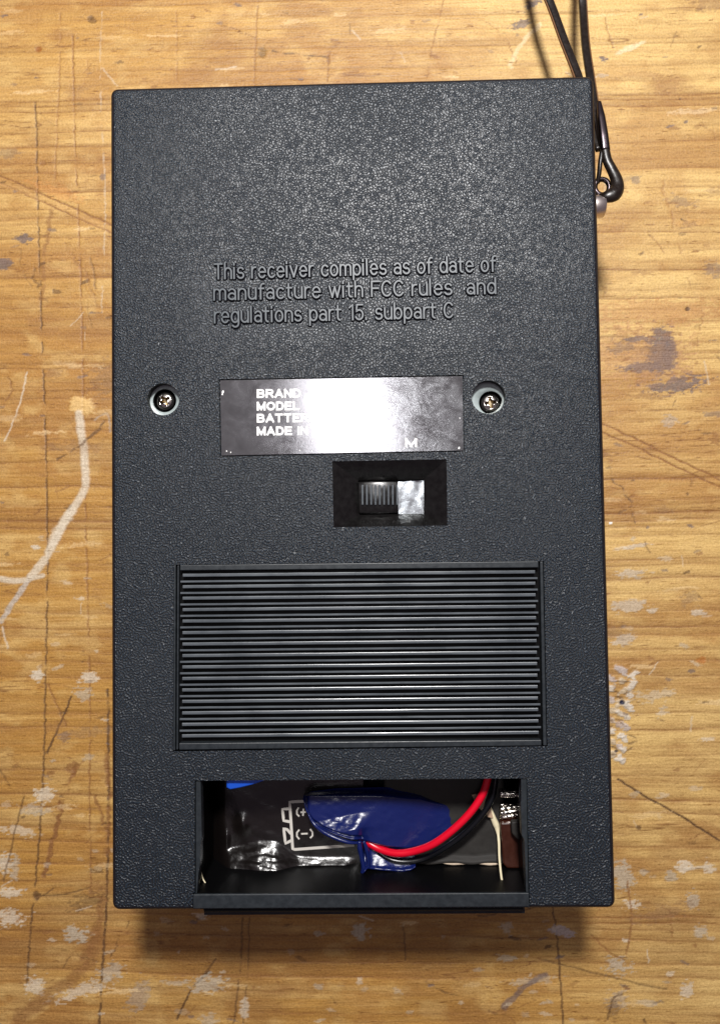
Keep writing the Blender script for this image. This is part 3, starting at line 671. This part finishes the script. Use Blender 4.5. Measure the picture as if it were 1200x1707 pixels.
block('switch_well', [(596, 798), (710, 796), (710, 860), (597, 862)], zc-0.9, zc-0.5, M['deep'], radio)
kn = bmesh.new(); prism(kn, quad((597, 803), (663, 802), (664, 855), (598, 856), z=zi+0.6), zc-0.45, zi+0.6); bevel(kn, 0.25, 2)
knob = from_bm('switch_knob', kn, M['gloss'], radio, True)
for k in range(9):
    x = 602.5+k*7.2
    block('knob_ridge', [(x, 808), (x+3.2, 808), (x+3.4, 842), (x+.2, 842)], zi+0.55, zi+1.0, M['rib'], knob, 0.12, 2)

# ---- ribbed grip
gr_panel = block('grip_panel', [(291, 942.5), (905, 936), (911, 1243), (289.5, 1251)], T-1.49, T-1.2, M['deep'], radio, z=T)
def lerp2(y, left=True):   # the grip's left and right rib ends for a row of the photograph
    t = (y-938)/(1248-938)
    return (301-1.5*t, y+1) if left else (895+7*t, y-4.6)
block('grip_border', [(300.5, 942), (897, 935.5), (897, 946), (300.5, 951)], T-1.3, T+0.08, M['rail'], radio, 0.12, 2, z=T)
block('grip_border', [(299, 1239), (902, 1233.5), (902, 1243), (299, 1250)], T-1.3, T+0.02, M['rail'], radio, 0.12, 2, z=T)
block('grip_border', [(290, 942.5), (293.5, 942.5), (292.5, 1251), (289, 1251)], T-1.3, T+0.05, M['rail'], radio, 0.1, 2, z=T)
block('grip_border', [(295.5, 943), (298.5, 943), (297, 1250), (294, 1250)], T-1.3, T-0.1, M['rail'], radio, 0.1, 2, z=T)
block('grip_border', [(899.5, 936), (905, 936), (911, 1243), (905, 1243)], T-1.3, T+0.05, M['rail'], radio, 0.15, 2, z=T)
for k in range(15):
    y = 957.6+k*19.15
    for wide in (1, 0):
        yy = y if wide else y+10.5
        hw = 2.7 if wide else 1.75
        l, r = lerp2(yy, True), lerp2(yy, False)
        ins = 4 if wide else 0
        if yy > 1232: continue
        x0, x1 = l[0]+ins, r[0]-ins
        bm = bmesh.new()
        # rounded bar
        a0, a1 = P(x0, yy+1.6), P(x1, yy-4.2)
        A, B = Vector(a0), Vector(a1); hwm = hw/9.9; top = (T-0.12 if wide else T-0.14)+random.uniform(-.02, .02)
        n = 24; path = []
        for q in range(n+1):
            p = A.lerp(B, q/n); path.append((p.x, p.y+random.uniform(-.012, .012), 0))
        sec = [(-hwm, -1.1), (hwm, -1.1), (hwm, -0.10), (hwm*0.86, -0.03), (hwm*0.62, 0), (-hwm*0.62, 0), (-hwm*0.86, -0.03), (-hwm, -0.10)]
        sweep(bm, [(p[0], p[1], top) for p in path], sec)
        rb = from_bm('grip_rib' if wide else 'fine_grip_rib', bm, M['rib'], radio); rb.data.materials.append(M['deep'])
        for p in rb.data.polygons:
            if abs(p.normal.z) < 0.3: p.material_index = 1  # sides blackened: shade between the ribs put into the colour

# ---- battery compartment: rails, ledge, contacts
block('cover_rail', [(322, 1491.5), (881.5, 1489), (882, 1508), (881, 1512), (322, 1515)], T-0.58, T-0.08, M['rail'], radio, 0.12, 2, z=T)
block('bottom_ledge', [(340, 1500), (874, 1497), (875, 1523), (340, 1526)], 22.0, 27.2, M['black'], radio, 0.15, 2)
block('bottom_ledge', [(337, 1500), (872, 1497), (872, 1518), (340, 1521)], 27.2, 28.9, M['deep'], radio, 0.1, 1)
block('guide_rail', [(325.5, 1302.5), (334, 1302.5), (336, 1400), (333, 1410), (333, 1440), (330, 1460), (328, 1491), (325.5, 1491)], T-2.2, T-0.35, M['rail'], radio, 0.1, 2, z=T)
block('guide_rail', [(868.5, 1299), (878.3, 1299), (881.5, 1489), (877, 1489), (875, 1400), (870, 1395), (868, 1340), (870, 1330)], T-2.2, T-0.35, M['rail'], radio, 0.1, 2, z=T)

def sheet(name, x0, x1, nx, yt, yb, ny, zf, mat, parent, thick=0.12):
    """curved sheet: yt(x), yb(x) give its edges in the photograph, zf(u, v) its height in mm"""
    bm = bmesh.new(); V = []
    for j in range(ny+1):
        row = []
        for i in range(nx+1):
            u, v = i/nx, j/ny; x = x0+(x1-x0)*u; y = yt(x)+(yb(x)-yt(x))*v
            row.append(bm.verts.new(P(x, y, zf(u, v, x, y))))
        V.append(row)
    for j in range(ny):
        for i in range(nx): bm.faces.new((V[j][i], V[j+1][i], V[j+1][i+1], V[j][i+1]))
    o = from_bm(name, bm, mat, parent, True)
    md = o.modifiers.new('thickness', 'SOLIDIFY'); md.thickness = thick*MM; md.offset = -1
    return o
s_ = lambda a, b, x: float(np.clip((x-a)/(b-a), 0, 1))**2*(3-2*float(np.clip((x-a)/(b-a), 0, 1)))
nz = lambda x, y, sd: float(fbm(np.array([x]), np.array([y]), sd, 3)[0])-0.5
def film_z(u, v, x, y):
    y0 = 1402 + 26*s_(455, 505, x) + max(0, 430-x)*0.25; y1 = 1460 - 8*s_(470, 520, x) + max(0, 420-x)*0.25
    k = s_(362, 384, x)*s_(600, 570, x)
    z = 17.6 + 0.060*k*min(max(y-y0, 0), y1-y0) - 0.22*max(y-y1, 0)
    z += 0.35*nz(x*0.02, y*0.03, 5)
    m = math.exp(-((x-425)/60)**2-((y-1432)/30)**2) + 0.5*math.exp(-((x-535)/45)**2-((y-1440)/16)**2)
    z += m*(0.50*nz(x*0.035+y*0.05, y*0.10-x*0.02, 8) + 0.12*nz(x*0.16, y*0.3, 9))
    z += 0.7*math.exp(-((x-405)/10)**2-((y-1372)/14)**2) + 0.5*math.exp(-((x-378)/5)**2-((y-1398)/16)**2)
    z -= 3*s_(375, 350, x)
    return z
film = sheet('black_film', 345, 606, 150, lambda x: 1285, lambda x: 1488, 90, film_z, M['film'], radio, 0.1)
dg = bpy.context.evaluated_depsgraph_get()
# battery diagram printed on the film
def pr(pts, w=0.42):
    out = []
    for a, b in zip(pts[:-1], pts[1:]):
        n = max(2, int(math.dist(a, b)/4))
        out += [(a[0]+(b[0]-a[0])*k/n, a[1]+(b[1]-a[1])*k/n) for k in range(n)]
    out.append(pts[-1])
    bm = bmesh.new(); path = [Vector(P(x, y, film_z(0, 0, x, y)+0.05)) for x, y in out]
    rows = []
    for i, p in enumerate(path):
        t = (path[min(i+1, len(path)-1)]-path[max(i-1, 0)]); t.z = 0; t.normalize(); s = Vector((t.y, -t.x, 0))*w/2
        rows.append((bm.verts.new(p-s), bm.verts.new(p+s)))
    for a, b in zip(rows[:-1], rows[1:]): bm.faces.new((a[0], a[1], b[1], b[0]))
    return bm
def icon(paths, w=0.42):
    big = bmesh.new()
    for q in paths:
        b = pr(q, w); me = bpy.data.meshes.new('t'); b.to_mesh(me); b.free(); big.from_mesh(me); bpy.data.meshes.remove(me)
    return big
from_bm('battery_diagram', icon([[(515, 1335), (483, 1337), (488, 1415), (492, 1416), (590, 1409)], [(482, 1348), (471, 1349), (473, 1368), (484, 1370)], [(486, 1401), (476, 1406), (473, 1381), (479, 1383), (485, 1390)]], 0.5), M['icon'], film)
from_bm('polarity_mark', icon([[(498, 1346), (495, 1351), (495, 1357), (499, 1361)], [(506, 1348), (505, 1360)], [(501, 1354), (510, 1353.5)]], 0.3), M['icon'], film)
from_bm('polarity_mark', icon([[(499, 1383), (495, 1388), (495, 1394), (499, 1399)], [(502, 1390), (513, 1389.5)], [(517, 1382), (521, 1387), (521, 1393), (517, 1397)]], 0.3), M['icon'], film)

# dusty card shelf, brown board, contact springs, glue
sheet('card_shelf', 640, 838, 40, lambda x: 1290, lambda x: 1440+1.5*math.sin(x*.09), 30, lambda u, v, x, y: 17.9+0.3*nz(x*.05, y*.05, 3)+0.9*s_(.9, 1, v), M['card'], radio, 0.5)
tube('card_edge', [P(x, 1439+1.2*math.sin(x*.11)+random.uniform(-.5, .5), 18.9) for x in range(725, 836, 10)], 0.22, M['cardedge'], radio, 4, 8, [0.3, 0.8, 1, 1.1, 1, 1.2, 1.1])
block('paper_wedge', [(786, 1325), (813, 1321), (803, 1352), (796, 1345)], 19.6, 19.9, M['tan'], radio)
block('paper_wedge', [(809, 1352), (818, 1348), (822, 1364), (813, 1362)], 19.4, 19.7, M['tan'], radio)
block('brown_board', [(834, 1372), (884, 1368), (880, 1448), (845, 1448), (838, 1440)], 18.0, 20.5, M['brown'], radio, 0.3, 2)
block('grey_tab', [(852, 1370), (874, 1368), (874, 1404), (862, 1400), (853, 1390)], 21.0, 22.4, M['card'], radio, 0.3, 2)
def contact(y0, y1, seed, zc):
    bm = bmesh.new(); rg = random.Random(seed); nx, ny = 12, 14; V = []
    for j in range(ny+1):
        row = []
        for i in range(nx+1):
            x = 833+36*i/nx+rg.uniform(-.6, .6); y = y0+(y1-y0)*j/ny
            row.append(bm.verts.new(P(x, y, zc+1.2*math.sin(j/ny*math.pi)+0.30*math.sin(j*1.5+i*0.4)+rg.uniform(-.12, .12))))
        V.append(row)
    for j in range(ny):
        for i in range(nx): bm.faces.new((V[j][i], V[j+1][i], V[j+1][i+1], V[j][i+1]))
    o = from_bm('spring_contact', bm, M['steel'], radio, True)
    md = o.modifiers.new('thickness', 'SOLIDIFY'); md.thickness = 0.25*MM
contact(1317, 1328, 2, 19.6); contact(1340, 1364, 5, 19.0)
tube('glue_strand', [P(816, 1345, 19), P(821, 1362, 19), P(828, 1380, 19), P(831, 1402, 20), P(832, 1430, 22), P(835, 1460, 24), P(839, 1482, 26)], 0.30, M['glue'], radio, 8, 8, [0.8, 1.7, 2.1, 0.9, 0.8, 0.7, 0.7, 0.8])
tube('glue_strand', [P(838, 1483, 26), P(842, 1482, 26.4), P(846, 1479, 26.2), P(846, 1484, 26)], 0.36, M['glue'], radio, 6, 8, [1.0, 1.5, 1.2])
tube('glue_strand', [P(333, 1440, 25), P(338, 1463, 25), P(344, 1475, 25.5), P(348, 1490, 26)], 0.13, M['glue'], radio, 8, 8, [0.5, 0.8, 1, 1.4])
tube('glue_strand', [P(358, 1486, 26), P(366, 1488, 26), P(384, 1489, 26.5), P(398, 1489.5, 27)], 0.14, M['glue'], radio, 8, 8, [2.4, 1.3, 0.9, 0.6])

# ------------------------------------------------------------------ blue wrapped battery pack with its leads
pack = thing('battery_pack', 'blue plastic wrapped battery pack with red and black wires tucked inside the open compartment', 'battery')
XS = [506, 512, 522, 538, 560, 585, 602, 620, 645, 680, 720, 750, 775]
YB = [1330, 1354, 1372, 1386, 1397, 1405, 1405, 1410, 1417, 1420, 1412, 1390, 1350]
yb = lambda x: float(np.interp(x, XS, YB))
def blue_z(u, v, x, y):
    z = 20.9 + 0.004*(y-1318) + 0.34*nz(x*.025, y*.035, 6) + 0.10*nz(x*.09+y*.05, y*.05-x*.03, 26)
    z += 0.055*min(max(y-1362+0.2*(x-565), 0), 26)*s_(518, 548, x)*s_(625, 592, x) + 0.35*nz(x*.12, y*.14, 16)*math.exp(-((x-568)/30)**2-((y-1374)/14)**2)
    z += -2.2*s_(0.93, 1.0, v) - 0.7*math.exp(-((v-0.89)/0.02)**2)*(1 if x < 605 else 0)
    z -= 3.0*s_(620, 790, x) + 1.2*math.exp(-((x-606)/9)**2)*s_(0.6, 1, v)
    z -= 1.6*s_(516, 506, x) + 2.2*s_(0.16, 0.0, v)
    return z
sheet('blue_sleeve', 506, 775, 130, lambda x: float(np.interp(x, [506, 520, 560, 640, 700, 775], [1325, 1319, 1314, 1312, 1318, 1345])), yb, 90, blue_z, M['blue'], pack, 0.18)
tube('sleeve_rim', [P(x, yb(x)+0.2, blue_z(0, .9, x, yb(x))+0.5) for x in (514, 524, 540, 560, 582, 600)], 0.30, M['blue'], pack, 8, 10, [0.5, 1, 1.2, 1.2, 1.1, 0.7])
sheet('sleeve_flap', 607, 692, 40, lambda x: 1398, lambda x: float(np.interp(x, [607, 612, 640, 670, 684, 692], [1456, 1449, 1452, 1454, 1452, 1447])), 30,
      lambda u, v, x, y: 19.2+1.8*v*v+0.5*nz(x*.06, y*.06, 12)+0.9*s_(.86, 1, v)-0.8*s_(.94, 1, v)+1.2*math.exp(-(u/0.08)**2), M['blue'], pack, 0.18)
tube('sleeve_fold', [P(599, 1402, 22.2), P(600, 1414, 22.1), P(603, 1430, 21.9), P(606, 1445, 21.7), P(604, 1455, 21.5)], 0.42, M['blue'], pack, 8, 10, [0.9, 1.2, 1.0, 1.1, 0.9])
tube('sleeve_fold', [P(606, 1402, 22.2), P(611, 1416, 22), P(614, 1432, 21.7), P(614, 1447, 21.4)], 0.36, M['blue'], pack, 8, 10, [0.8, 1.1, 0.9, 0.8])
sheet('sleeve_corner', 378, 450, 24, lambda x: 1284, lambda x: float(np.interp(x, [378, 384, 400, 420, 450], [1313, 1316, 1313, 1308, 1298])), 16,
      lambda u, v, x, y: 29.3-0.5*v, M['blue_light'], pack, 0.2)
tube('red_wire', [P(814, 1280, 24), P(812, 1300, 24), P(803, 1326, 24), P(784, 1354, 24.0), P(755, 1383, 23.8), P(722, 1407, 23.2), P(690, 1419, 22), P(660, 1422.5, 21.3), P(632, 1415, 20.2), P(606, 1400, 19.4)], 0.66, M['red'], pack, 10, 16)
tube('black_wire', [P(826, 1280, 22), P(825, 1302, 22.4), P(819, 1332, 22.6), P(800, 1362, 22.6), P(772, 1391, 22.3), P(740, 1414, 21.6), P(712, 1429, 20.6), P(685, 1436, 20.3), P(655, 1434, 20.0), P(630, 1420, 19.5)], 0.52, M['blackwire'], pack, 10, 16)

# ------------------------------------------------------------------ carrying strap on the right side
lug = P(1002, 340, 22)
def tubeZ(bm, pts, sec): sweep(bm, smooth_path(pts, 8), sec)
bm = bmesh.new(); c = P(1006, 340, 23)
# stud: a flanged pin standing out of the side wall
def xcyl(bm, x0, x1, y, z, r, n=24):
    a = [[bm.verts.new((x, y+r*k*math.cos(2*math.pi*i/n), z+r*k*math.sin(2*math.pi*i/n))) for i in range(n)] for x, k in ((x0, 1), (x1-0.25, 1), (x1, 0.8))]
    for p, q in zip(a[:-1], a[1:]):
        for i in range(n): bm.faces.new((p[i], p[(i+1) % n], q[(i+1) % n], q[i]))
    bm.faces.new(a[0][::-1]); bm.faces.new(a[-1])
xcyl(bm, W/2-1.0, P(1010, 340, 23)[0], P(1006, 340, 23)[1], 22.0, 1.95)
from_bm('strap_stud', bm, M['nickel'], radio, True)
bm = bmesh.new(); cx, cy, cz = P(1003, 312, 21)
ring = [(cx+1.3*math.cos(a), cy+1.45*math.sin(a), cz) for a in np.linspace(0, 2*math.pi, 25)[:-1]]
sweep(bm, ring, circ(0.48, 10), closed=True); from_bm('strap_eyelet', bm, M['darksteel'], radio, True)

strap = thing('wrist_strap', 'thin dark leather wrist strap looped through a ring on the right side', 'strap')
flat = rrect(1.45, 0.9, 0.28)
def strand(name, pts, sec, mat, sc=None):
    bm = bmesh.new(); pa = smooth_path(pts, 8)
    sweep(bm, pa, sec, scale=None if sc is None else np.interp(np.linspace(0, 1, len(pa)), np.linspace(0, 1, len(sc)), sc)); return from_bm(name, bm, mat, strap, True)
far1 = [P(800, -330, 1.2), P(850, -180, 5), P(884, -85, 9), P(905, -25, 12), P(922, 18, 13), P(941, 70, 14.5), P(963, 126, 16.5), P(978, 175, 18.5), P(990, 222, 20), P(999, 250, 21)]
far2 = [P(960, -330, 1.2), P(964, -180, 5), P(967, -85, 9), P(969, -25, 12), P(971, 20, 12.5), P(975, 75, 15), P(983, 130, 17.5), P(990, 175, 19), P(998, 215, 20.5), P(1005, 250, 21.4)]
strand('strap_strand', far1, flat, M['leather']); strand('strap_strand', far2, flat, M['leather'])
edge = rrect(0.30, 0.55, 0.1)
off = lambda pts, d: [(p[0]+d, p[1], p[2]-0.05) for p in pts]
strand('strap_edge', off(far1[:9], -0.78), edge, M['leatheredge']); strand('strap_edge', off(far2[:9], 0.78), edge, M['leatheredge'])
strand('strap_ferrule', [P(998, 170, 21.2), P(1001, 195, 21.6), P(1005, 225, 22), P(1008, 252, 22)], rrect(1.45, 1.3, 0.5, 4), M['darksteel'], [0.5, 1.0, 1.15, 1.2])
hook = [P(1008, 250, 22.2), P(1012, 268, 22.3), P(1020, 284, 22.4), P(1027, 300, 22.6), P(1028, 314, 22.8), P(1022, 324, 23.2), P(1010, 328, 23.2), P(999, 329, 22.6)]
strand('strap_loop', hook, circ(0.84, 14, 0.62), M['leather'], [1.0, 1.05, 1.15, 1.3, 1.5, 1.6, 1.3, 0.9])
strand('strap_loop', [P(1003, 250, 22), P(1000, 270, 22), P(998, 290, 21.6), P(995, 306, 21)], circ(0.42, 10, 0.5), M['leather'])
